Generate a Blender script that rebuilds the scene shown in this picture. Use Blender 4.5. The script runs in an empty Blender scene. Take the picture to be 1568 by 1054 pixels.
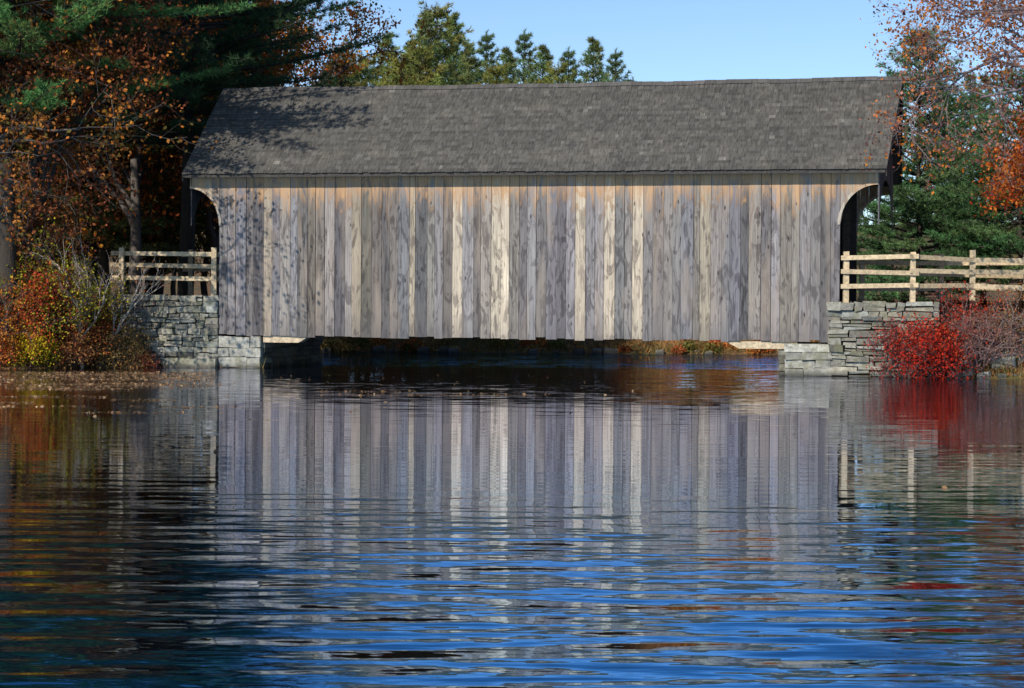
import bpy, math, random
import numpy as np
from mathutils import Matrix, Euler, Vector
rnd = random.Random(7)
NR = np.random.default_rng(11)
scene = bpy.context.scene
CAMH = 1.95; F = 3360.0
PHI = math.radians(13.62)
BX, BY = -8.285, 62.0
LW = 17.41
def uv(u, v): return (BX + u*math.cos(PHI) + v*math.sin(PHI), BY - u*math.sin(PHI) + v*math.cos(PHI))

# ------------------------------------------------------------------ mesh helpers
class Acc:
    def __init__(s): s.v=[]; s.f=[]; s.c=[]; s.n=0
    def add(s, v, f, c):
        v=np.asarray(v,float).reshape(-1,3); f=np.asarray(f,int)
        c=np.asarray(c,float)
        if c.ndim==1: c=np.tile(c,(len(v),1))
        s.v.append(v); s.f.append(f+s.n); s.c.append(c); s.n+=len(v)
    def obj(s, name, mat, parent=None, smooth=False):
        v=np.concatenate(s.v); c=np.concatenate(s.c)
        me=bpy.data.meshes.new(name)
        me.vertices.add(len(v)); me.vertices.foreach_set('co', v.ravel())
        loops=np.concatenate([f.ravel() for f in s.f])
        tot=np.concatenate([np.full(len(f), f.shape[1]) for f in s.f])
        st=np.concatenate([[0],np.cumsum(tot)[:-1]])
        me.loops.add(len(loops)); me.loops.foreach_set('vertex_index', loops)
        me.polygons.add(len(tot)); me.polygons.foreach_set('loop_start', st); me.polygons.foreach_set('loop_total', tot)
        me.polygons.foreach_set('use_smooth', np.full(len(tot),smooth,bool))
        me.update(calc_edges=True)
        a=me.color_attributes.new('Col','FLOAT_COLOR','POINT')
        a.data.foreach_set('color', np.concatenate([c,np.ones((len(c),1))],1).ravel())
        me.materials.append(mat)
        o=bpy.data.objects.new(name, me); scene.collection.objects.link(o)
        if parent: o.parent=parent
        return o
BOXF=[[0,1,2,3],[7,6,5,4],[0,4,5,1],[1,5,6,2],[2,6,7,3],[3,7,4,0]]
def box(acc,x0,x1,y0,y1,z0,z1,c,jit=0):
    v=np.array([[x0,y0,z0],[x0,y1,z0],[x1,y1,z0],[x1,y0,z0],[x0,y0,z1],[x0,y1,z1],[x1,y1,z1],[x1,y0,z1]],float)
    if jit: v+=NR.uniform(-jit,jit,v.shape)
    acc.add(v,BOXF,c)
def empty(name, loc=(0,0,0), rz=0):
    e=bpy.data.objects.new(name,None); scene.collection.objects.link(e)
    e.location=loc; e.rotation_euler=(0,0,rz); return e
def tube(acc, pts, rad, sides, c):
    pts=np.asarray(pts,float); n=len(pts)
    d=np.gradient(pts,axis=0); d/=np.linalg.norm(d,axis=1)[:,None]+1e-9
    ref=np.array([0.,0,1]) if abs(d[0][2])<0.9 else np.array([1.,0,0])
    a=np.cross(d,ref); a/=np.linalg.norm(a,axis=1)[:,None]+1e-9; b=np.cross(d,a)
    an=np.arange(sides)*2*math.pi/sides
    v=pts[:,None,:]+np.asarray(rad)[:,None,None]*(np.cos(an)[None,:,None]*a[:,None,:]+np.sin(an)[None,:,None]*b[:,None,:])
    i=np.arange(n-1)[:,None]*sides; j=np.arange(sides)[None,:]; j2=(j+1)%sides
    f=np.stack([i+j,i+j2,i+sides+j2,i+sides+j],-1).reshape(-1,4)
    acc.add(v.reshape(-1,3),f,c)
def unit(v): return v/(np.linalg.norm(v,axis=-1,keepdims=True)+1e-9)
def leaves(acc, cen, size, col, flat=0.0, asp=0.55):
    n=len(cen); a=NR.normal(size=(n,3)); a[:,2]*=(1-flat); a=unit(a)
    b=NR.normal(size=(n,3)); b[:,2]*=(1-flat); b=unit(b-a*np.sum(a*b,1)[:,None])
    s=np.asarray(size).reshape(-1,1)
    v=np.stack([cen-a*s*.5, cen+b*s*.5*asp, cen+a*s*.5, cen-b*s*.5*asp],1).reshape(-1,3)
    acc.add(v,np.arange(n*4).reshape(-1,4),np.repeat(col,4,0))
def blades(acc, base, d, ln, w, col):
    n=len(base); d=unit(d); s=unit(np.cross(d,NR.normal(size=(n,3))))
    ln=np.asarray(ln).reshape(-1,1); w=np.asarray(w).reshape(-1,1)
    v=np.stack([base-s*w*.5, base+s*w*.5, base+d*ln],1).reshape(-1,3)
    acc.add(v,np.arange(n*3).reshape(-1,3),np.repeat(col,3,0))

# ------------------------------------------------------------------ materials
class NT:
    def __init__(s,name):
        s.m=bpy.data.materials.new(name); s.m.use_nodes=True; s.t=s.m.node_tree; s.t.nodes.clear()
        s.out=s.t.nodes.new('ShaderNodeOutputMaterial')
    def n(s,ty,**k):
        nd=s.t.nodes.new(ty)
        for a,b in k.items(): setattr(nd,a,b)
        return nd
    def l(s,a,b): s.t.links.new(a,b)
    def setin(s,sock,val):
        if hasattr(val,'is_output'): s.l(val,sock)
        else: sock.default_value=val
    def math(s,op,a,b=0.,c=None,clamp=False):
        nd=s.n('ShaderNodeMath',operation=op,use_clamp=clamp); s.setin(nd.inputs[0],a); s.setin(nd.inputs[1],b)
        if c is not None: s.setin(nd.inputs[2],c)
        return nd.outputs[0]
    def mix(s,f,a,b,mode='MIX'):
        nd=s.n('ShaderNodeMix',data_type='RGBA',blend_type=mode); s.setin(nd.inputs[0],f)
        for i,x in ((6,a),(7,b)):
            s.setin(nd.inputs[i], (*x,1) if isinstance(x,tuple) and len(x)==3 else x)
        return nd.outputs[2]
    def noise(s,vec,scale=1.,detail=3.,dist=0.,rough=.5,out=0):
        nd=s.n('ShaderNodeTexNoise'); s.l(vec,nd.inputs['Vector']); nd.inputs['Scale'].default_value=scale
        nd.inputs['Detail'].default_value=detail; nd.inputs['Distortion'].default_value=dist; nd.inputs['Roughness'].default_value=rough
        return nd.outputs[out]
    def mr(s,v,a,b,c=0.,d=1.):
        nd=s.n('ShaderNodeMapRange'); s.setin(nd.inputs[0],v)
        for i,x in enumerate((a,b,c,d)): nd.inputs[i+1].default_value=x
        return nd.outputs[0]
    def vm(s,op,a,b):
        nd=s.n('ShaderNodeVectorMath',operation=op); s.setin(nd.inputs[0],a); s.setin(nd.inputs[1],b); return nd.outputs[0]
    def coord(s): return s.n('ShaderNodeTexCoord').outputs['Object']
    def attr(s): return s.n('ShaderNodeAttribute',attribute_name='Col').outputs['Color']
    def pbsdf(s,col,rough=.85,bump=None,bd=.01,spec=.25):
        p=s.n('ShaderNodeBsdfPrincipled'); s.setin(p.inputs['Base Color'],col if not isinstance(col,tuple) else (*col,1))
        s.setin(p.inputs['Roughness'],rough); p.inputs['Specular IOR Level'].default_value=spec
        if bump is not None:
            b=s.n('ShaderNodeBump'); b.inputs['Distance'].default_value=bd; s.l(bump,b.inputs['Height']); s.l(b.outputs[0],p.inputs['Normal'])
        s.l(p.outputs[0],s.out.inputs[0]); return p

def foliage_mat():
    t=NT('foliage'); c=t.attr()
    nz=t.noise(t.coord(),1.3,2.)
    c2=t.mix(1.,c,t.mix(t.mr(nz,.35,.65),(.75,.75,.75),(1.25,1.25,1.25)),'MULTIPLY')
    d=t.n('ShaderNodeBsdfDiffuse'); t.l(c2,d.inputs[0])
    tr=t.n('ShaderNodeBsdfTranslucent'); t.l(c2,tr.inputs[0])
    m=t.n('ShaderNodeMixShader'); m.inputs[0].default_value=.35; t.l(d.outputs[0],m.inputs[1]); t.l(tr.outputs[0],m.inputs[2])
    t.l(m.outputs[0],t.out.inputs[0]); return t.m
def bark_mat():
    t=NT('bark'); c=t.coord(); nz=t.noise(t.vm('MULTIPLY',c,(14.,14.,3.)),1.,4.)
    t.pbsdf(t.mix(1.,t.attr(),t.mix(nz,(.45,.45,.45),(1.5,1.5,1.5)),'MULTIPLY'),.95,nz,.02); return t.m
def board_mat():
    t=NT('weathered_boards'); c0=t.coord(); a=t.attr()
    sep=t.n('ShaderNodeSeparateColor'); t.l(a,sep.inputs[0])
    cx=t.n('ShaderNodeCombineXYZ'); t.l(t.math('MULTIPLY',sep.outputs[0],311.),cx.inputs[2]); t.l(t.math('MULTIPLY',sep.outputs[1],97.),cx.inputs[1])
    c=t.vm('ADD',c0,cx.outputs[0])
    n1=t.noise(t.vm('MULTIPLY',c,(30.,5.,.9)),1.,6.,.3,.65)
    n2=t.noise(t.vm('MULTIPLY',c,(5.,1.,1.25)),1.,5.,1.8,.6)
    n3=t.noise(t.vm('MULTIPLY',c,(2.5,1.,.35)),1.,2.,.3)
    n4=t.noise(t.vm('MULTIPLY',c0,(.5,1.,.5)),1.,3.)
    col=t.mix(1.,a,t.mix(t.mr(n1,.3,.7),(.56,.55,.55),(1.42,1.42,1.42)),'MULTIPLY')
    col=t.mix(t.mr(n2,.50,.58,0.,.78),col,t.mix(1.,col,(.36,.345,.37),'MULTIPLY'))
    col=t.mix(t.mr(n3,.52,.68,0.,.45),col,(.35,.28,.22))
    col=t.mix(t.mr(n4,.42,.62,0.,.2),col,(.14,.125,.12))
    vo=t.n('ShaderNodeTexVoronoi'); t.l(t.vm('MULTIPLY',c,(4.2,1.,1.6)),vo.inputs['Vector']); vo.inputs['Scale'].default_value=1.
    col=t.mix(t.mr(vo.outputs['Distance'],.07,.12,.85,0.),col,(.035,.03,.03))
    sx=t.n('ShaderNodeSeparateXYZ'); t.l(c0,sx.inputs[0])
    h=t.math('ADD',sx.outputs[2],t.math('MULTIPLY',t.math('SUBTRACT',n2,.5),2.6))
    h=t.math('ADD',h,t.math('MULTIPLY',t.math('SUBTRACT',n3,.5),1.6))
    col=t.mix(t.mr(h,4.55,5.3,0.,.78),col,t.mix(n1,(.34,.18,.08),(.68,.43,.24)))
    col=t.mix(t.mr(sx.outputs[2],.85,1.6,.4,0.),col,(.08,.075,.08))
    t.pbsdf(col,.85,n1,.006,.2); return t.m
def simple_mat(name,scale,lo,hi,vec=(1.,1.,1.),bd=.01,rough=.9):
    t=NT(name); n=t.noise(t.vm('MULTIPLY',t.coord(),vec),scale,6.,.2,.6)
    t.pbsdf(t.mix(1.,t.attr(),t.mix(t.mr(n,.3,.7),lo,hi),'MULTIPLY'),rough,n,bd); return t.m
def roof_mat():
    t=NT('roof_shingles'); c=t.coord(); n=t.noise(t.vm('MULTIPLY',c,(25.,3.,3.)),1.,5.); b=t.noise(c,.9,4.,.5)
    col=t.mix(1.,t.attr(),t.mix(t.mr(n,.3,.7),(.66,.66,.66),(1.25,1.25,1.25)),'MULTIPLY')
    col=t.mix(t.mr(b,.5,.66,0.,.5),col,t.mix(1.,col,(1.4,1.35,1.25),'MULTIPLY'))
    t.pbsdf(col,.85,n,.005); return t.m
def stone_mat():
    t=NT('fieldstone'); c=t.coord(); n=t.noise(c,7.,6.,.3,.65); li=t.noise(c,2.4,5.,.8,.7)
    col=t.mix(1.,t.attr(),t.mix(t.mr(n,.3,.7),(.55,.55,.55),(1.4,1.4,1.35)),'MULTIPLY')
    col=t.mix(t.mr(li,.5,.62,0.,.6),col,(.17,.165,.09))
    sx=t.n('ShaderNodeSeparateXYZ'); t.l(c,sx.inputs[0])
    col=t.mix(t.mr(sx.outputs[2],.03,.16,.7,0.),col,(.035,.034,.03))
    t.pbsdf(col,.9,n,.04); return t.m
def ground_mat():
    t=NT('leaf_litter_ground'); c=t.coord(); n=t.noise(c,3.,8.,.3,.7); m=t.noise(c,.35,4.)
    col=t.mix(t.mr(n,.35,.65),(.05,.032,.018),(.24,.13,.05)); col=t.mix(t.mr(m,.5,.62,0.,.7),col,(.07,.08,.025))
    t.pbsdf(col,.95,n,.05); return t.m
def road_mat():
    t=NT('packed_dirt'); n=t.noise(t.coord(),2.,7.); t.pbsdf(t.mix(n,(.13,.10,.07),(.26,.21,.15)),.95,n,.02); return t.m
def water_mat():
    t=NT('pond_water'); g=t.n('ShaderNodeNewGeometry').outputs['Position']
    sp=t.n('ShaderNodeSeparateXYZ'); t.l(g,sp.inputs[0])
    pn=t.noise(t.vm('MULTIPLY',g,(.08,.13,0.)),1.,2.)
    yy=t.math('ADD',sp.outputs[1],t.math('MULTIPLY',t.math('SUBTRACT',pn,.5),9.))
    A=t.mr(yy,23.,10.5,.040,.5)
    A=t.math('ADD',A,t.mr(yy,40.,52.,0.,.10))
    A=t.math('ADD',A,t.mr(sp.outputs[1],62.,66.,0.,1.0))
    n1=t.noise(t.vm('MULTIPLY',g,(.8,3.5,0.)),1.,2.,.3,.5,out=1)
    n2=t.noise(t.vm('MULTIPLY',g,(3.,10.,0.)),1.,2.,0.,.5,out=1)
    n0=t.noise(t.vm('MULTIPLY',g,(.25,.9,0.)),1.,1.,.2,.5,out=1)
    w=t.n('ShaderNodeTexWave',wave_type='BANDS',bands_direction='Y'); t.l(g,w.inputs['Vector'])
    w.inputs['Scale'].default_value=.62; w.inputs['Distortion'].default_value=6.; w.inputs['Detail'].default_value=2.; w.inputs['Detail Scale'].default_value=.4
    s0=t.n('ShaderNodeSeparateColor'); t.l(n0,s0.inputs[0])
    s1=t.n('ShaderNodeSeparateColor'); t.l(n1,s1.inputs[0]); s2=t.n('ShaderNodeSeparateColor'); t.l(n2,s2.inputs[0])
    sy=t.math('ADD',t.math('SUBTRACT',s1.outputs[0],.5),t.math('MULTIPLY',t.math('SUBTRACT',s2.outputs[0],.5),.5))
    sy=t.math('ADD',sy,t.math('MULTIPLY',t.math('SUBTRACT',w.outputs[1],.5),.16))
    sy=t.math('ADD',sy,t.math('MULTIPLY',t.math('SUBTRACT',s0.outputs[0],.5),.25))
    sy=t.math('MULTIPLY',sy,A)
    sx=t.math('ADD',t.math('SUBTRACT',s1.outputs[1],.5),t.math('MULTIPLY',t.math('SUBTRACT',s2.outputs[1],.5),.5))
    sx=t.math('MULTIPLY',t.math('MULTIPLY',sx,A),.2)
    cb=t.n('ShaderNodeCombineXYZ'); t.l(sx,cb.inputs[0]); t.l(sy,cb.inputs[1]); cb.inputs[2].default_value=1.
    nm=t.n('ShaderNodeVectorMath',operation='NORMALIZE'); t.l(cb.outputs[0],nm.inputs[0]); N=nm.outputs[0]
    fr=t.n('ShaderNodeFresnel'); fr.inputs[0].default_value=1.5; t.l(N,fr.inputs['Normal'])
    gl=t.n('ShaderNodeBsdfGlossy'); gl.inputs['Roughness'].default_value=.03; t.l(N,gl.inputs['Normal'])
    t.l(t.mix(t.mr(fr.outputs[0],.3,.72),(.22,.62,1.),(.74,.75,.86)),gl.inputs[0])
    df=t.n('ShaderNodeBsdfDiffuse'); df.inputs[0].default_value=(.002,.011,.028,1)
    fac=t.math('MULTIPLY',fr.outputs[0],1.75,clamp=True)
    m=t.n('ShaderNodeMixShader'); t.l(fac,m.inputs[0]); t.l(df.outputs[0],m.inputs[1]); t.l(gl.outputs[0],m.inputs[2])
    t.l(m.outputs[0],t.out.inputs[0]); return t.m
FOL=foliage_mat(); BARK=bark_mat(); BOARD=board_mat(); ROOF=roof_mat(); STONE=stone_mat(); GROUND=ground_mat(); ROAD=road_mat(); WATER=water_mat()
TIMBER=simple_mat('timber',1.,(.6,.6,.6),(1.35,1.33,1.3),(12.,12.,12.))

# ------------------------------------------------------------------ terrain
POLY=np.array([(-500,-500),(500,-500),(500,30),(60,49),(25,55.5),(14.2,56.7),(12.2,57.0),uv(19.3,0),uv(16,0),uv(16,5.4),uv(17.5,7),
 (11.5,70),(13,81),(6,81.5),(0,81),(-6,81.8),(-10,81),(-9,74),(-8,69.5),uv(1.27,5.4),uv(1.27,0),uv(-3.1,0),(-12.2,60.9),(-13.3,59.7),(-15,59.2),(-20,58),(-40,51),(-500,30)],float)
def sdist(x,y):
    p=np.stack([x.ravel(),y.ravel()],1); dm=np.full(len(p),1e9); ins=np.zeros(len(p),bool)
    for i in range(len(POLY)):
        a=POLY[i]; b=POLY[(i+1)%len(POLY)]; ab=b-a
        tt=np.clip(((p-a)@ab)/(ab@ab),0,1); dm=np.minimum(dm,np.linalg.norm(p-(a+tt[:,None]*ab),axis=1))
        cond=((a[1]>p[:,1])!=(b[1]>p[:,1]))
        with np.errstate(divide='ignore',invalid='ignore'):
            xi=a[0]+(p[:,1]-a[1])*(b[0]-a[0])/(b[1]-a[1] if b[1]!=a[1] else 1e-9)
        ins^=cond&(p[:,0]<xi)
    return np.where(ins,-dm,dm).reshape(x.shape)
def sm(t): t=np.clip(t,0,1); return t*t*(3-2*t)
def gz(x,y):
    x=np.asarray(x,float); y=np.asarray(y,float); d=sdist(x,y)
    z=np.where(d>0, .12*np.clip(d/.3,0,1)+1.76*sm(d/2.8), -1.3*sm(-d/1.6))
    z=z+np.where(d>0,.06*np.sin(x*1.7+y*.6)*np.cos(y*1.3-x*.4)*np.clip(d/3,0,1)*(z<1.8),0)
    return z+np.where(d>0,sm((d-25)/150)*9,0)
def gz1(x,y): return float(gz(np.array([x]),np.array([y]))[0])
xs=np.concatenate([np.linspace(-600,-60,20),np.linspace(-58,-20,50),np.linspace(-19.6,19.6,150),np.linspace(20,58,50),np.linspace(60,600,20)])
ys=np.concatenate([np.linspace(-300,40,20),np.linspace(42,52,12),np.linspace(52.4,84,150),np.linspace(85,120,30),np.linspace(125,900,25)])
X,Y=np.meshgrid(xs,ys); Z=gz(X,Y)
nx,ny=len(xs),len(ys); i=np.arange(ny-1)[:,None]*nx+np.arange(nx-1)[None,:]
a=Acc(); a.add(np.stack([X,Y,Z],-1).reshape(-1,3), np.stack([i,i+1,i+nx+1,i+nx],-1).reshape(-1,4), (.2,.15,.1)); a.obj('ground',GROUND,smooth=True)
a=Acc(); a.add([[-600,-300,0],[600,-300,0],[600,140,0],[-600,140,0]],[[0,1,2,3]],(0,0,0)); a.obj('pond_water',WATER)

# ------------------------------------------------------------------ covered bridge
br=empty('covered_bridge',(BX,BY,0),-PHI)
def boardcol(u,light=None):
    b=rnd.choice([.11,.135,.16,.175,.195,.22,.25]); 
    tint=rnd.choice([(1.05,.97,.95),(1.03,.97,.97),(1.14,1.0,.86),(1.0,.965,1.02),(1.10,.99,.90)])
    c=np.array([b*tint[0],b*tint[1],b*tint[2]])
    if light: c=np.array([.58,.49,.375])*light*rnd.uniform(.92,1.08)
    return c+NR.uniform(-.004,.004,3)
lights={int(round((p-335)/950*LW/.265)):s for p,s in [(412,.58),(548,.55),(640,.58),(712,.92),(762,.78),(790,1.15),(903,.92),(943,.85),(985,.9),(1092,.55)]}
def side_wall(v0,v1,name):
    a=Acc(); n=66; w=LW/n; us=[0]+[w*k+rnd.uniform(-.05,.05) for k in range(1,n)]+[LW]
    zt=5.55
    for k in range(n):
        c=boardcol(us[k],lights.get(k)); off=rnd.uniform(-.007,.007); zb=.90+rnd.uniform(-.035,.03)+ (.02 if k%7<3 else 0)
        g=rnd.choice([.003,.004,.008])
        box(a,us[k]+g,us[k+1]-g,v0+off,v1+off,zb,zt,c)
    for (ue,uw,sgn) in ((-.88,0,1),(LW+.98,LW,-1)):
        R=abs(uw-ue); m=12
        for k in range(m):
            if k%3==0: c=boardcol(0, .62 if rnd.random()<.5 else None)
            ua=uw-sgn*R*k/m; ub=uw-sgn*R*(k+1)/m
            f=lambda u: 4.0+1.05*math.sqrt(max(0,1-((u-ue)/R)**2))
            x0,x1=min(ua,ub),max(ua,ub); g=.004 if k%3==0 else 0
            v=[[x0,v0,f(x0)],[x0,v1,f(x0)],[x1-g,v1,f(x1)],[x1-g,v0,f(x1)],[x0,v0,zt],[x0,v1,zt],[x1-g,v1,zt],[x1-g,v0,zt]]
            a.add(v,BOXF,c)
        for k in range(m):
            t0,t1=[math.pi/2*q/m for q in (k,k+1)]
            pa=[(ue+sgn*R*math.sin(t),4.0+1.05*math.cos(t)) for t in (t0,t1)]
            pb=[(ue+sgn*(R+.07)*math.sin(t),4.0+1.12*math.cos(t)) for t in (t0,t1)]
            vv=[]
            for y in (v0-.025,v0-.003):
                vv+=[[pa[0][0],y,pa[0][1]],[pa[1][0],y,pa[1][1]],[pb[1][0],y,pb[1][1]],[pb[0][0],y,pb[0][1]]]
            a.add(vv,[[0,1,2,3],[7,6,5,4],[0,4,5,1],[1,5,6,2],[2,6,7,3],[3,7,4,0]],(.42,.37,.30))
    a.obj(name,BOARD,br)
side_wall(0,.035,'front_siding'); side_wall(5.365,5.40,'rear_siding')
a=Acc()
dk=(.05,.045,.042)
box(a,.02,LW-.02,.05,.12,1.0,5.5,dk); box(a,.02,LW-.02,5.28,5.35,1.0,5.5,dk)
box(a,-.3,LW+.3,.13,5.27,1.72,1.98,(.10,.085,.07))
for k in range(24):
    u=.4+k*.72; box(a,u,u+.18,.14,5.26,1.45,1.71,dk)
for v in (.15,5.05): 
    box(a,.0,LW,v,v+.2,1.05,1.35,dk)
for k in range(12):
    u=.3+k*1.52; box(a,u,u+.2,.14,.3,1.99,5.4,(.09,.075,.06)); box(a,u,u+.2,5.1,5.26,1.99,5.4,(.09,.075,.06))
    box(a,u,u+.18,.31,5.09,5.2,5.4,(.08,.065,.055))
for ue,s in ((-.86,1),(LW+.96,-1)):
    x0,x1=sorted((ue,ue+s*.9)); box(a,x0,x1,.05,.2,5.28,5.46,dk); box(a,x0,x1,5.2,5.35,5.28,5.46,dk)
a.obj('truss_and_deck',TIMBER,br)
ZE,ZR,VM=5.47,8.12,2.7
def roofz(v): return ZE+(ZR-ZE)*(1-abs(v-VM)/(VM+.42))
for nm,u0 in (('left_gable',-.86),('right_gable',LW+.98)):
    a=Acc(); n=24
    for k in range(n):
        v0=5.4*k/n; v1=5.4*(k+1)/n-.008
        def bz(v): 
            q=abs(v-VM)/2.55
            return 4.0+1.3*math.sqrt(max(0,1-q*q)) if q<1 else 4.0
        c=boardcol(0)*.6; x0,x1=u0,u0+.03
        V=[[x0,v0,bz(v0)],[x0,v1,bz(v1)],[x1,v1,bz(v1)],[x1,v0,bz(v0)],[x0,v0,roofz(v0)-.16],[x0,v1,roofz(v1)-.16],[x1,v1,roofz(v1)-.16],[x1,v0,roofz(v0)-.16]]
        a.add(V,BOXF,c)
    a.obj(nm,TIMBER,br)
UL0,UR0,UL1,UR1=-.93,LW+1.20,-.93,LW+1.40
SIX=[[0,1,2,3],[7,6,5,4],[0,4,5,1],[1,5,6,2],[2,6,7,3],[3,7,4,0]]
a=Acc()
for s in (-1,1):
    ve=VM+s*(VM+.40)
    V=[[UL0,ve,ZE-.05],[UR0,ve,ZE-.05],[UR1,VM,ZR-.10],[UL1,VM,ZR-.10],[UL0,ve,ZE-.13],[UR0,ve,ZE-.13],[UR1,VM,ZR-.2],[UL1,VM,ZR-.2]]
    a.add(V,SIX,(.06,.055,.05))
    for (ua,ub,dx) in ((UR0,UR1,.03),(UL0,UL1,-.03)):
        V=[]
        for du in (0.003*np.sign(dx),dx):
            V+=[[ua+du,ve,ZE-.22],[ub+du,VM,ZR-.26],[ub+du,VM,ZR-.03],[ua+du,ve,ZE-.02]]
        a.add(V,SIX,(.06,.055,.05))
a.obj('roof_structure',TIMBER,br)
a=Acc(); NC=30
for s in (-1,1):
    ve=VM+s*(VM+.44)
    V=[];C=[]
    for i in range(NC):
        t0=i/NC; t1=min(1.0,(i+1.25)/NC)
        uL=UL0-.02; uR=UR0+.03+(UR1-UR0)*t0
        u=uL; rowb=rnd.uniform(.9,1.1)
        while u<uR:
            w=rnd.uniform(.10,.22); u2=min(u+w,uR)
            if uR-u2<.05: u2=uR
            lift=.026+rnd.uniform(0,.010); tt0=t0-rnd.uniform(0,.007)
            sag=-.03*math.sin(math.pi*min(1,max(0,u/LW)))+.010*math.sin(u*1.9)
            def pt(uu,t,l): 
                return [uu, ve+(VM-ve)*t, ZE-.02+(ZR-ZE)*t+l+sag*t]
            b=rnd.choice([.065,.075,.08,.085,.09,.10])*rowb
            if rnd.random()<.02: b*=1.5
            c=np.array([b*1.06,b,b*.91])
            A,B,Cc,D=pt(u+.003,tt0,lift),pt(u2-.003,tt0,lift),pt(u2-.003,t1,.006),pt(u+.003,t1,.006)
            E,Fv=pt(u+.003,tt0,.0),pt(u2-.003,tt0,.0)
            V+=[A,B,Cc,D,E,Fv]; C+=[c]*6; u=u2
    V=np.array(V); m=len(V)//6; base=np.arange(m)[:,None]*6
    a.add(V,base+np.array([[0,1,2,3]]),np.array(C)); 
    a.f.append((base+np.array([[4,5,1,0]]))+(a.n-len(V)))
u=UL1
while u<UR1:
    w=.3; sag=-.03*math.sin(math.pi*min(1,max(0,u/LW)))+.010*math.sin(u*1.9)
    z=ZR+.035+sag+rnd.uniform(-.006,.006)
    a.add([[u,VM-.14,z-.125],[u+w,VM-.14,z-.125],[u+w,VM,z],[u,VM,z],[u+w,VM+.14,z-.125],[u,VM+.14,z-.125]],[[0,1,2,3],[3,2,4,5]],np.array([.09,.085,.08])*rnd.uniform(.8,1.2)); u+=w-.002
a.obj('roof_shingles',ROOF,br)
a=Acc()
def wedge(u0,u1,z0,z1,slant,c,v0=.06,v1=.4):
    V=[[u0,v0,z0],[u0,v1,z0],[u1-(slant if slant>0 else 0),v1,z0],[u1-(slant if slant>0 else 0),v0,z0],[u0,v0,z1],[u0,v1,z1],[u1,v1,z1],[u1,v0,z1]]
    if slant<0: V[0][0]-=slant; V[1][0]-=slant
    a.add(V,BOXF,c)
wedge(1.3,2.75,.72,.96,.4,(.50,.40,.28)); wedge(14.35,16.3,.70,.90,-.4,(.5,.40,.27))
a.obj('bed_timbers',TIMBER,br)

# ------------------------------------------------------------------ stone abutments
def stone_face(a,u0,u1,z0,z1,v,hr=(.10,.24),wr=(.22,.75),tone=1.0,axis='u'):
    z=z0
    while z<z1-.03:
        h=min(rnd.uniform(*hr),z1-z)
        if z1-z-h<.06: h=z1-z
        u=u0-rnd.uniform(0,.15) if axis=='u' else u0
        while u<u1:
            w=min(rnd.uniform(*wr),u1-u)
            if u1-u-w<.12: w=u1-u
            parts=[(0,h)] if (h<.15 or rnd.random()<.6) else [(0,h*.5),(h*.5,h)]
            for (ha,hb) in parts:
                b=rnd.uniform(.11,.31)*tone; tn=rnd.choice([(1,.95,.82),(1,.92,.75),(.97,.98,.90),(1.0,.94,.80),(.8,.74,.65)])
                p=rnd.uniform(0,.10); g=.010; dz=rnd.uniform(-.012,.012)
                c=(b*tn[0],b*tn[1],b*tn[2])
                if axis=='u': box(a,u+g,u+w-g,v-p,v+.25,z+ha+g*.6+dz,z+hb-g*.6+dz,c,.028)
                else: box(a,v-.25,v+p,u+g,u+w-g,z+ha+g*.6,z+hb-g*.6,c,.02)
            u+=w
        z+=h
def bev(o,w):
    m=o.modifiers.new('Bevel','BEVEL'); m.width=w; m.segments=2
def abut(name,parts):
    e=empty(name,(BX,BY,0),-PHI); a=Acc()
    parts(a); o=a.obj('stones',STONE,e); bev(o,.018); return e
def left_parts(a):
    dkc=(.05,.048,.042)
    box(a,-4.3,-.02,.1,5.3,-.6,1.97,dkc); box(a,-.01,1.2,.1,5.3,-.6,.80,dkc)
    stone_face(a,-4.2,0.0,-.3,2.04,0,(.10,.22),(.15,.6),1.15)
    for (z0,z1,ws) in ((-.3,.02,(.5,.77)),(.02,.30,(.85,.42)),(.30,.56,(.34,.5,.43)),(.56,.88,(.95,.32))):
        u=0
        for w in ws:
            b=rnd.uniform(.3,.42); box(a,u+.008,u+w-.008,-.04-rnd.uniform(0,.05),.35,z0+.006,z1-.006,(b,b*.96,b*.86),.022); u+=w
    box(a,-1.6,-.01,-.22,.1,-.3,.24,(.34,.31,.24),.03)
    stone_face(a,0.1,5.3,-.3,.86,1.25,(.18,.3),(.4,.9),.8,'v')
    stone_face(a,-4.2,0.0,-.3,1.9,5.4,(.18,.3),(.4,.9))
def right_parts(a):
    dkc=(.05,.048,.042)
    box(a,17.3,19.9,.1,5.3,-.6,1.90,dkc); box(a,16.08,17.29,.1,5.3,-.6,.80,dkc)
    stone_face(a,17.2,20.0,-.3,1.96,-.02,(.09,.22),(.2,.8),1.1)
    for (z0,z1,ws) in ((-.3,.0,(.6,.6)),(.0,.20,(.5,.75)),(.20,.42,(.8,.4)),(.42,.62,(.45,.8)),(.62,.86,(1.2,))):
        u=15.98
        for w in ws:
            b=rnd.uniform(.22,.34) if z0<.6 else .44; box(a,u+.008,u+w-.008,-.05-rnd.uniform(0,.05),.35,z0+.006,z1-.006,(b,b*.96,b*.85),.024); u+=w
    stone_face(a,0.1,5.3,-.3,.86,16.05,(.18,.3),(.4,.9),.8,'v')
    stone_face(a,17.2,20.0,-.3,1.9,5.4,(.18,.3),(.4,.9))
abut('stone_abutment',left_parts); abut('stone_abutment',right_parts)

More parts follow.
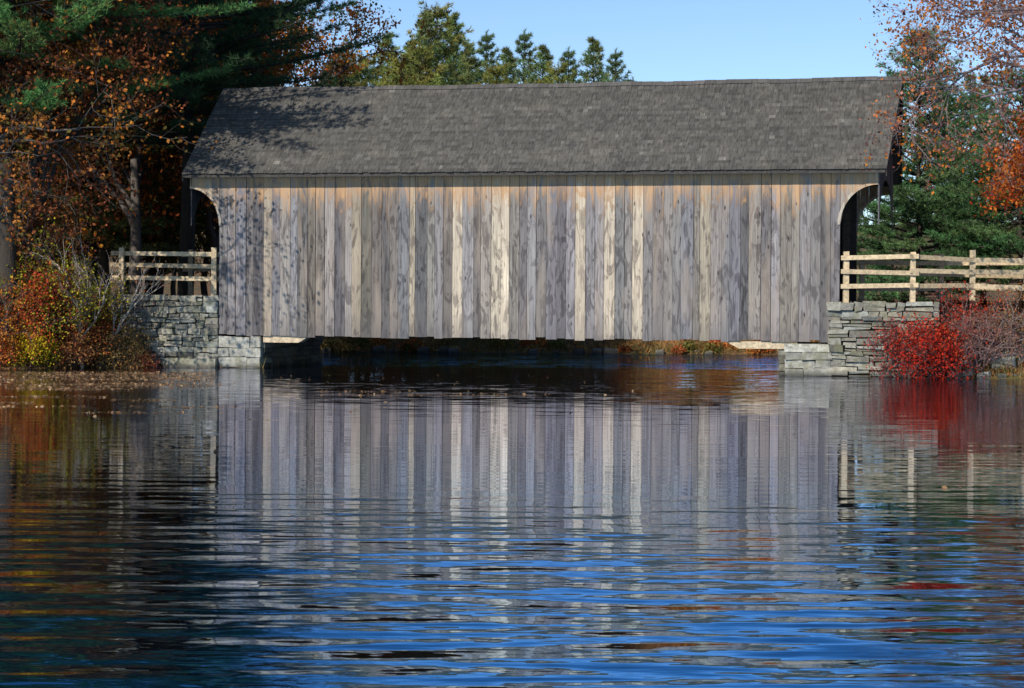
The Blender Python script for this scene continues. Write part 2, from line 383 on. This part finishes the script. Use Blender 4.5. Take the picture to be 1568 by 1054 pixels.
for nm,u0,u1 in (('dirt_road',-70,-.35),('dirt_road',LW+.35,80)):
    a=Acc(); n=40; us=np.linspace(u0,u1,n); V=[]
    for u in us:
        for v in (.45,4.95):
            x,y=uv(u,v); V.append([x,y,2.02])
    V=np.array(V); V[:,2]=np.maximum(2.02, gz(V[:,0],V[:,1])+.03)
    k=np.arange(n-1)[:,None]*2; a.add(V,k+np.array([[0,2,3,1]]),(.3,.25,.2)); a.obj(nm,ROAD)

# ------------------------------------------------------------------ rail fences
def fence(name,pts,zb,zr,top,c=(.50,.39,.25)):
    e=empty(name); a=Acc()
    for i,(x,y) in enumerate(pts):
        w=.07; box(a,x-w,x+w,y-w,y+w,1.85 if i<2 else gz1(x,y)-.2,top+rnd.uniform(-.04,.04),np.array(c)*rnd.uniform(.85,1.1),.008)
    a.obj('posts',TIMBER,e); a=Acc()
    for (p,q) in zip(pts[:-1],pts[1:]):
        p=np.array(p);q=np.array(q); d=unit(q-p); n=np.array([-d[1],d[0]])
        for z in zr:
            za,zb2=z+rnd.uniform(-.05,.05),z+rnd.uniform(-.05,.05); th=.035; hh=.06
            A=p-d*.12-n*.1; B=q+d*rnd.uniform(.12,.4)-n*.1
            V=[]
            for (pp,zz) in ((A,za),(B,zb2)):
                V+=[[*(pp-n*th),zz-hh],[*(pp+n*th),zz-hh],[*(pp+n*th),zz+hh],[*(pp-n*th),zz+hh]]
            a.add(V,[[3,2,1,0],[4,5,6,7],[0,1,5,4],[1,2,6,5],[2,3,7,6],[3,0,4,7]],np.array(c)*rnd.uniform(.75,1.15))
    a.obj('rails',TIMBER,e)
fence('rail_fence',[uv(-.18,.08),uv(-3.0,.08)],2.0,(2.52,2.88,3.24),3.42)
fence('rail_fence',[uv(-.18,5.3),uv(-3.0,5.3)],2.0,(2.52,2.88,3.24),3.42)
fence('rail_fence',[uv(17.56,.08),uv(19.3,.08),uv(20.8,.9),uv(22.2,1.2),uv(24.2,1.4),uv(26.5,1.4)],1.9,(2.38,2.75,3.12),3.32)
fence('rail_fence',[uv(17.56,5.3),uv(19.8,5.3),uv(22.2,5.3),uv(24.6,5.3),uv(27.,5.3)],1.9,(2.38,2.75,3.12),3.32)

# ------------------------------------------------------------------ trees
def pine_mesh(name,H,R,seed,zlow=2.5,step=.5,nb=11,tl=.2,tw=.022,green=(.045,.105,.04),prof=.65,nbr=5,twstep=.2,lean=0,updeg=38,thin=.12,twl=.42):
    r=np.random.default_rng(seed); wood=Acc(); T=[];D=[];C=[]
    zz=np.linspace(0,H,14); tp=np.stack([lean*zz/H*2+np.sin(zz*.5+seed)*.08,np.cos(zz*.4+seed)*.08,zz],1)
    tube(wood,tp,np.maximum(.015,H*.0135*(1-zz/H)**.8),8,(.045,.037,.03))
    z=zlow; a0=r.uniform(0,6)
    while z<H-.1:
        t=(z-zlow)/(H-zlow); L0=R*(1-t)**prof*(.65+.35*min(1,t*4))+.15
        for k in range(nbr):
            a0+=2*math.pi/nbr+r.uniform(-.4,.4); L=L0*r.uniform(.5,1.18)
            if t<.6 and r.random()<thin: continue
            el=math.radians(-4+updeg*t+r.uniform(-9,9)); n=7; s=np.linspace(0,1,n)
            bx=np.interp(z,zz,tp[:,0]); by=np.interp(z,zz,tp[:,1]); az=a0+r.normal(0,.12)*s
            zb=z+r.uniform(-.2,.2)
            pts=np.stack([bx+np.cos(az)*L*s*math.cos(el),by+np.sin(az)*L*s*math.cos(el),zb+L*(math.sin(el)*s+.10*s**2.2)],1)
            tube(wood,pts,np.linspace(.012+L*.011,.006,n),4,(.05,.042,.036))
            cb=r.uniform(.72,1.3); yel=r.uniform(0,1)
            m=max(3,int(L*.8/twstep)); 
            for q in range(m):
                ss=.22+.78*(q+r.uniform(0,1))/m; p=np.array([np.interp(ss,s,pts[:,j]) for j in range(3)]); 
                aa=az[-1]*ss+az[0]*(1-ss)
                for side in (-1,1):
                    ang=aa+side*r.uniform(.4,1.15); tlg=min(1.05,twl*L+.12)*(1.12-ss*.75)*r.uniform(.5,1.15)
                    dv=np.array([math.cos(ang),math.sin(ang),r.uniform(.0,.35)]); mm=max(2,int(tlg/.13))
                    e=p+dv*tlg
                    if tlg>.3: wood.add([p,p+[0,0,.012],e],[[0,1,2]],(.05,.04,.033))
                    for w in range(mm):
                        T.append(p+dv*tlg*((w+1)/mm)+r.normal(0,.03,3)); D.append(dv); C.append((cb,yel))
            T.append(pts[-1]); D.append(pts[-1]-pts[-2]); C.append((cb,yel))
        z+=step*r.uniform(.75,1.25)*(1-.35*t)
    for w in range(8): T.append(np.array([tp[-1,0],tp[-1,1],H-.6+.1*w])); D.append(np.array([0,0,1.])); C.append((1,.5))
    T=np.array(T);D=unit(np.array(D));C=np.array(C); n=len(T)
    Tb=np.repeat(T,nb,0); Db=np.repeat(D,nb,0)*.7+r.normal(0,.62,(n*nb,3))+np.array([0,0,.38])
    g=np.array(green)[None,:]*np.repeat(C[:,:1],nb,0)*r.uniform(.7,1.35,(n*nb,1)); g[:,0]*=1+.5*np.repeat(C[:,1],nb)
    fa=Acc(); blades(fa,Tb,Db,r.uniform(.65,1.2,n*nb)*tl,np.full(n*nb,tw),g)
    return wood,fa
def place(name,wood,fa,loc,rz=0,s=1,fn='needles'):
    e=empty(name,loc,rz); e.scale=(s,s,s); w=wood.obj('trunk_and_limbs',BARK,e,True); f=fa.obj(fn,FOL,e); return e,w,f
def decid(H,spread,seed,cols,nleaf,ls,levels=5,kids=4,bark=(.10,.085,.075),trunkfrac=.3,stems=1,dense=.17,droop=0.,r0=None,up=.25,lean=(0,0)):
    r=np.random.default_rng(seed); wood=Acc(); tw=[]
    def grow(p,d,L,rad,lv):
        n=5 if lv<3 else 4
        pts=[p]; dd=d.copy()
        for k in range(n-1):
            dd=unit(dd+r.normal(0,.13+.03*lv,3)+np.array([0,0,up*.25-droop*lv*.04])); pts.append(pts[-1]+dd*L/(n-1))
        pts=np.array(pts); rr=np.linspace(rad,rad*(.55 if lv<levels else .3),n)
        tube(wood,pts,rr,7 if lv==0 else (5 if lv<3 else 3),np.array(bark)*r.uniform(.85,1.15))
        if lv>=levels-1: tw.append(pts[1:])
        if lv<levels:
            nk=kids if lv>0 else kids+2
            for k in range(nk):
                s=(.45 if lv>0 else trunkfrac*1.6)+ (1-(.45 if lv>0 else trunkfrac*1.6))*(k+r.uniform(.2,1))/nk
                s=min(s,1.0); f=s*(n-1); i0=min(int(f),n-2); q=pts[i0]+(pts[i0+1]-pts[i0])*(f-i0)
                pd=unit(pts[i0+1]-pts[i0]); side=unit(np.cross(pd,r.normal(size=3)))
                ang=r.uniform(.45,1.05)*spread; nd=unit(pd*math.cos(ang)+side*math.sin(ang))
                grow(q,nd,L*r.uniform(.5,.78),rad*.55*r.uniform(.8,1.0),lv+1)
    for s in range(stems):
        d=unit(np.array([lean[0],lean[1],1.])+ (r.normal(0,.45,3)*np.array([1,1,.1]) if stems>1 else 0)); 
        grow(np.array([r.normal(0,.12),r.normal(0,.12),-.15]) if stems>1 else np.array([0,0,-.3]), d, H*.5*r.uniform(.8,1.1), (r0 or H*.02)*(1 if stems==1 else .6),0)
    tw=np.concatenate(tw)
    idx=r.integers(0,len(tw),nleaf); cen=tw[idx]+r.normal(0,dense,(nleaf,3))
    cl=np.array(cols); ph=(np.sin(tw[idx,0]*1.6+seed)+np.sin(tw[idx,2]*1.9+seed*2)+np.sin(tw[idx,1]*1.3))/3
    ci=np.clip(((ph*.5+.5)*len(cl)+r.normal(0,.7,nleaf)).astype(int),0,len(cl)-1)
    col=cl[ci]*r.uniform(.65,1.3,(nleaf,1)); fa=Acc()
    leaves(fa,cen,r.uniform(.6,1.2,nleaf)*ls,col,asp=.7)
    return wood,fa
OR=[(.50,.16,.03),(.55,.22,.03),(.36,.10,.03),(.15,.13,.03),(.22,.07,.025)]
RUST=[(.22,.07,.03),(.28,.09,.04),(.15,.05,.025),(.40,.16,.04),(.13,.10,.03)]
GY=[(.10,.13,.02),(.20,.19,.03),(.07,.10,.02),(.26,.17,.03)]
RED=[(.50,.035,.02),(.38,.03,.02),(.55,.08,.03),(.25,.03,.02)]
PUR=[(.30,.13,.10),(.36,.18,.13),(.50,.16,.05),(.20,.08,.07)]
def P(x,y,dz=0): return (x,y,gz1(x,y)+dz)
w,f=pine_mesh('p',21,7.3,3,zlow=6.4,step=.55,nb=15,tl=.2,tw=.030,green=(.10,.23,.075),nbr=6,prof=.5,twstep=.2,updeg=22); place('pine_tree',w,f,P(-13.9,60.5),.9)
w,f=pine_mesh('p',21,7.6,8,zlow=5.0,step=.5,nb=11,tl=.21,tw=.026,green=(.045,.11,.05),nbr=7,prof=.5,twstep=.23); place('pine_tree',w,f,P(-10.3,69.2),2.1)
w,f=pine_mesh('p',18,5.0,21,zlow=2.,step=.7,nb=9,tl=.22,tw=.032,green=(.06,.14,.05),nbr=6,prof=.5,twstep=.3); place('pine_tree',w,f,P(-17.2,65.5),1.1)
def dtree(name,loc,*a,rz=0,**k):
    w,f=decid(*a,**k); return place(name,w,f,loc,rz,fn='leaves')
dtree('oak_tree',P(-15.0,62.4),9.6,1.0,5,OR,19000,.13,levels=5,kids=4)
dtree('maple_tree',P(-13.9,62.9),8.4,.75,9,OR[:3]+RUST[:3],13000,.12,levels=5,kids=4,bark=(.06,.05,.045))
dtree('oak_tree',P(-17.6,60.6),11,1.0,15,RUST+OR[:2],16000,.13,levels=5,kids=4)
dtree('maple_tree',P(-12.6,73.5),12,1.0,25,RUST+OR[:3],22000,.14)
dtree('oak_tree',P(-10.6,80),14,.9,45,OR,26000,.15)
dtree('maple_tree',P(17.3,59.5),15,.95,51,PUR+OR[:2],24000,.10,levels=6,kids=4,bark=(.24,.19,.19),trunkfrac=.34,dense=.10,lean=(-.10,0),r0=.2)
dtree('maple_tree',P(18.6,64.5),14,1.,58,OR[:3]+PUR[:2],22000,.12,levels=5,kids=4,bark=(.22,.175,.175),trunkfrac=.25,dense=.14)
dtree('maple_tree',P(14.7,62.2),7.6,1.1,61,[(.60,.13,.03),(.62,.2,.04),(.5,.08,.02),(.15,.14,.03)],22000,.12)
w,f=pine_mesh('p',9.8,3.6,71,zlow=.8,step=.40,nb=10,tl=.2,tw=.032,green=(.09,.21,.085),nbr=6,prof=.6,twstep=.22,thin=0); place('pine_tree',w,f,P(13.9,75)); 
w,f=pine_mesh('p',7.6,3.4,72,zlow=.8,step=.40,nb=10,tl=.2,tw=.032,green=(.08,.19,.075),nbr=6,prof=.6,twstep=.22,thin=0); place('pine_tree',w,f,P(16.8,72.5))
lib=[]
for k,(H,R,g,pr) in enumerate([(14,4.1,(.16,.26,.10),.85),(14,3.6,(.13,.23,.11),.85),(14,4.3,(.22,.29,.08),.65)]):
    w,f=pine_mesh('p',H,R,100+k,zlow=2.,step=.54,nb=9,tl=.24,tw=.034,green=g,nbr=6,prof=pr,twstep=.25,twl=.27,updeg=40); e,a1,b1=place('pine_tree',w,f,(0,0,-50)); lib.append((a1.data,b1.data,e,H))
dl=[]
for k,c in enumerate([GY,RUST,OR]):
    w,f=decid(13,.95,200+k,c,16000,.21,levels=4,kids=5,dense=.3); e,a1,b1=place('tree',w,f,(0,0,-50)); dl.append((a1.data,b1.data,e,13))
for L in lib+dl:
    for ch in list(L[2].children): bpy.data.objects.remove(ch)
    bpy.data.objects.remove(L[2])
row=empty('distant_tree_row')
def inst(L,x,y,H,rz=None,sink=.1):
    s=H/L[3]
    for nm,me in (('trunk',L[0]),('foliage',L[1])):
        o=bpy.data.objects.new(nm,me); scene.collection.objects.link(o); o.parent=row
        o.location=(x,y,gz1(x,y)-sink); o.scale=(s,s,s); o.rotation_euler=(0,0,rz if rz is not None else 0)
for (px,py,Yd,L) in [(508,80,98,lib[1]),(526,66,104,lib[1]),(562,82,96,lib[2]),(592,54,100,lib[0]),(628,58,104,lib[1]),(652,22,99,lib[0]),(668,8,101,lib[2]),(690,24,103,lib[0]),(715,66,96,lib[0]),(742,50,101,lib[1]),
      (772,76,98,lib[0]),(800,48,104,lib[1]),(828,72,98,lib[0]),(868,74,97,lib[1]),(905,60,101,lib[0]),(938,76,99,lib[1]),(548,96,92,lib[2]),(610,84,92,lib[2]),(640,66,95,lib[2]),(968,118,95,lib[1]),(850,96,95,lib[2]),(760,98,94,lib[2])]:
    x=(px-784)/F*Yd; zt=CAMH+(459-py)/F*Yd; inst(L,x,Yd,zt-gz1(x,Yd),rnd.uniform(0,6))
for k in range(32):
    y=rnd.uniform(76,98); x=-.235*y-rnd.uniform(-9,10)
    if x>-.125*y-3 : x=-.125*y-3-rnd.uniform(0,3)
    inst(rnd.choice(lib+dl+dl[:2]),x,y,rnd.uniform(12,17),rnd.uniform(0,6))
for k in range(8): inst(rnd.choice(lib+dl),rnd.uniform(-38,-24),rnd.uniform(60,76),rnd.uniform(11,16),rnd.uniform(0,6))
for k in range(11):
    inst(rnd.choice(dl+lib[:1]),-20+k*1.0,rnd.uniform(79,85) if k<8 else 86,rnd.uniform(5.5,7.8),rnd.uniform(0,6))
for k in range(12): inst(rnd.choice(lib+dl),rnd.uniform(21,40),rnd.uniform(64,100),rnd.uniform(8,13),rnd.uniform(0,6))
for k in range(10): inst(lib[1],12.6+k*1.25,rnd.uniform(83,94),rnd.uniform(5.8,6.8) if k<3 else rnd.uniform(8,10),rnd.uniform(0,6))
for k in range(16):
    inst(rnd.choice(dl),-9+k*1.1+rnd.uniform(-.4,.4),rnd.uniform(85,90),rnd.uniform(3.4,4.2),rnd.uniform(0,6),1.3)

# ------------------------------------------------------------------ shrubs, grasses, litter
def shrub(name,x,y,h,w_,seed,cols,nl,ls=.075,stems=7,bark=(.13,.09,.08),dense=.06,levels=3,kids=4,z=None):
    wd,fa=decid(h*1.1,1.0*w_,seed,cols,nl,ls,levels=levels,kids=kids,bark=bark,stems=stems,dense=dense,r0=.03*h,trunkfrac=.2)
    return place(name,wd,fa,P(x,y),0,1,'leaves')
shrub('red_burning_bush',10.95,57.2,1.8,1.3,301,RED,8500,.075,stems=11,dense=.17)
shrub('red_burning_bush',10.2,57.7,1.7,1.15,302,[(.44,.08,.06),(.34,.08,.07),(.28,.12,.08)],5000,.07,stems=9,dense=.12)
shrub('brush_shrub',12.1,57.4,1.9,1.2,303,[(.34,.14,.11),(.25,.12,.08),(.40,.18,.12)],3800,.06,stems=12,bark=(.26,.18,.17))
shrub('brush_shrub',13.2,57.6,2.0,1.2,304,[(.38,.22,.10),(.3,.2,.08),(.45,.12,.05)],3500,.06,stems=12,bark=(.28,.21,.18))
shrub('brush_shrub',11.6,58.3,1.8,1.2,305,RED+PUR,4500,.07,stems=10,bark=(.24,.17,.15))
shrub('brush_shrub',14.4,58.2,2.0,1.2,306,OR,4500,.08,stems=10)
shrub('red_shrub',-13.6,60.8,2.1,1.2,311,[(.48,.07,.03),(.4,.10,.04),(.26,.09,.03)],12000,.085,dense=.17,stems=9)
shrub('red_shrub',-12.1,61.9,2.0,1.2,312,[(.42,.12,.04),(.36,.18,.04),(.22,.10,.03)],10000,.08,dense=.16,stems=9)
shrub('yellow_shrub',-13.2,60.2,1.1,1.2,313,[(.65,.5,.03),(.55,.38,.03),(.26,.24,.03)],4500,.07,dense=.12)
shrub('green_shrub',-12.7,61.8,3.2,1.0,314,[(.26,.26,.03),(.45,.36,.04),(.13,.15,.03)],9000,.085,dense=.15)
shrub('brush_shrub',-14.2,62.2,3.4,1.0,321,RUST+[(.2,.2,.04)],11000,.09,dense=.16,stems=8)
shrub('brush_shrub',-11.1,61.9,1.7,1.2,315,[(.36,.2,.07),(.26,.2,.07),(.42,.22,.07)],7000,.065,stems=9,dense=.1)
shrub('brush_shrub',-12.2,61.1,1.2,1.3,316,[(.38,.2,.07),(.4,.12,.05),(.38,.22,.07)],7500,.065,stems=10,dense=.1)
shrub('brush_shrub',-14.5,60.0,2.0,1.2,317,OR,8000,.08,stems=9,dense=.14)
shrub('brush_shrub',-13.9,59.8,1.0,1.3,320,[(.5,.10,.03),(.5,.2,.04),(.3,.2,.05)],5000,.07,stems=9,dense=.12)
shrub('sapling',-11.75,61.45,3.4,.5,318,[(.42,.12,.05),(.38,.2,.06)],500,.07,stems=3,bark=(.34,.29,.25))
shrub('brush_shrub',-10.6,62.1,.9,1.3,319,[(.40,.10,.06),(.34,.19,.06)],3500,.06,stems=8,dense=.1)
pts=NR.uniform([-22,54],[22,84],(90000,2)); d=sdist(pts[:,0],pts[:,1]); 
keep=(d>.02)&(d<1.6)&(NR.random(len(pts))<np.exp(-d*1.2)); g=pts[keep]
nb=5; g=np.repeat(g,nb,0)+NR.normal(0,.06,(len(g)*nb,2)); z=gz(g[:,0],g[:,1])
gb=np.stack([g[:,0],g[:,1],z-.02],1); dirs=NR.normal(0,.35,(len(g),3)); dirs[:,2]=1
gc=np.array([(.42,.3,.13),(.3,.23,.09),(.17,.18,.05),(.36,.17,.07)])[NR.integers(0,4,len(g))]*NR.uniform(.6,1.2,(len(g),1))
a=Acc(); blades(a,gb,dirs,NR.uniform(.12,.45,len(g)),np.full(len(g),.022),gc); a.obj('bank_grass',FOL)
pts=NR.uniform([-24,54],[24,90],(110000,2)); d=sdist(pts[:,0],pts[:,1]); q=pts[(d>.02)]; z=gz(q[:,0],q[:,1])
lc=np.array(OR[:3]+[(.25,.15,.06),(.3,.2,.08)])[NR.integers(0,5,len(q))]*NR.uniform(.6,1.3,(len(q),1))
a=Acc(); leaves(a,np.stack([q[:,0],q[:,1],z+NR.uniform(.02,.08,len(q))],1),NR.uniform(.08,.16,len(q)),lc,flat=.6); a.obj('fallen_leaves',FOL)
a=Acc(); cen=[];cc=[]
pal=np.array([(.5,.2,.05),(.42,.14,.05),(.36,.25,.08),(.16,.16,.04),(.5,.12,.03),(.46,.3,.1)])
for k in range(150):
    x=rnd.uniform(-11,14); y=81.3+rnd.uniform(0,2.2); r=rnd.uniform(.12,.38); n=200
    p=NR.normal(0,1,(n,3)); p=unit(p)*NR.random((n,1))**.4*np.array([r*1.6,r,r]); p+=np.array([x,y,max(.05,gz1(x,y))+r*.4]); p=p[p[:,2]>.03]; cen.append(p); cc.append(np.tile(pal[rnd.randrange(6)],(len(p),1))*NR.uniform(.6,1.3,(len(p),1)))
leaves(a,np.concatenate(cen),NR.uniform(.08,.16,sum(len(c) for c in cen)),np.concatenate(cc)); a.obj('far_bank_shrubs',FOL)
a=Acc()
for k in range(34):
    x=rnd.uniform(-11,13); y=81.4+rnd.uniform(-.4,.4); s=rnd.uniform(.08,.24); b=rnd.uniform(.08,.2)
    box(a,x-s,x+s,y-s*.7,y+s*.7,-.3,s*.8,(b,b*.9,b*.8),s*.35)
for k in range(22):
    x=rnd.uniform(10.6,17); y=57.0+rnd.uniform(.0,.5); s=rnd.uniform(.08,.25); b=rnd.uniform(.13,.28)
    box(a,x-s,x+s,y-s*.7,y+s*.7,-.3,s*.9,(b,b*.95,b*.85),s*.35)
for (x,y,s) in ((13.1,57.9,.5),(13.9,57.8,.55),(12.9,57.6,.35)): box(a,x-s,x+s,y-.3,y+.4,.2,s*1.6+.1,(.34,.32,.28),.12)
o=a.obj('shore_rocks',STONE); bev(o,.05)
c=[]
def fl(n,px0,px1,py0,py1,pw=1.):
    px=NR.uniform(px0,px1,n); py=py0+(py1-py0)*NR.random(n)**pw; Yd=CAMH*F/(py-(460+(px-784)*.0065)); c.append(np.stack([(px-784)/F*Yd,Yd],1))
for k in range(46):
    p0=rnd.uniform(-80,230); y0=rnd.choice([rnd.uniform(572,596),rnd.uniform(572,596),rnd.uniform(600,642)]); fl(90,p0,p0+rnd.uniform(60,200),y0,y0+rnd.uniform(1.5,4))
fl(3000,-60,330,570,583,1.5); fl(130,-60,860,575,660,1.6); fl(200,485,850,603,606.5); fl(90,485,640,598,601); fl(40,860,1300,572,640,1.5); fl(16,1200,1560,600,750,1.3); fl(12,0,1500,640,800,1.2)
q=np.concatenate(c); d=sdist(q[:,0],q[:,1]); q=q[d<-.05]
a=Acc(); lc=np.array([(.46,.27,.13),(.34,.19,.09),(.5,.34,.19),(.22,.13,.08)])[NR.integers(0,4,len(q))]*NR.uniform(.7,1.2,(len(q),1))
leaves(a,np.stack([q[:,0],q[:,1],np.full(len(q),.009)],1),NR.uniform(.045,.09,len(q)),lc,flat=.95); a.obj('floating_leaves',FOL)

# ------------------------------------------------------------------ light, sky, camera
EL=math.radians(34); sd=np.array([-.56,-.83]); sd/=np.linalg.norm(sd)
sun=bpy.data.lights.new('sun','SUN'); sun.energy=5.0; sun.angle=math.radians(.5); sun.color=(1,.93,.81)
so=bpy.data.objects.new('sun',sun); scene.collection.objects.link(so)
tosun=Vector((sd[0]*math.cos(EL),sd[1]*math.cos(EL),math.sin(EL)))
so.rotation_euler=tosun.to_track_quat('Z','Y').to_euler(); so.location=tosun*100
w=bpy.data.worlds.new('World'); scene.world=w; w.use_nodes=True; nt=w.node_tree; nt.nodes.clear()
sk=nt.nodes.new('ShaderNodeTexSky'); sk.sky_type='NISHITA'; sk.sun_disc=False; sk.sun_elevation=EL; sk.sun_rotation=math.atan2(sd[0],sd[1]); sk.air_density=.8; sk.dust_density=0.; sk.ozone_density=3.8; sk.altitude=900
bg=nt.nodes.new('ShaderNodeBackground'); bg.inputs[1].default_value=.14; ow=nt.nodes.new('ShaderNodeOutputWorld')
nt.links.new(sk.outputs[0],bg.inputs[0]); nt.links.new(bg.outputs[0],ow.inputs[0])
cam=bpy.data.cameras.new('camera'); co=bpy.data.objects.new('camera',cam); scene.collection.objects.link(co)
cam.sensor_width=36; cam.lens=36*F/1568; cam.clip_end=3000; cam.clip_start=.1
co.matrix_world=Matrix.Translation((0,0,CAMH))@Euler((math.pi/2-math.atan(67/F),0,0)).to_matrix().to_4x4()@Matrix.Rotation(math.radians(.37),4,'Z')
scene.camera=co
scene.view_settings.view_transform='Standard'; scene.view_settings.look='None'; scene.view_settings.exposure=0
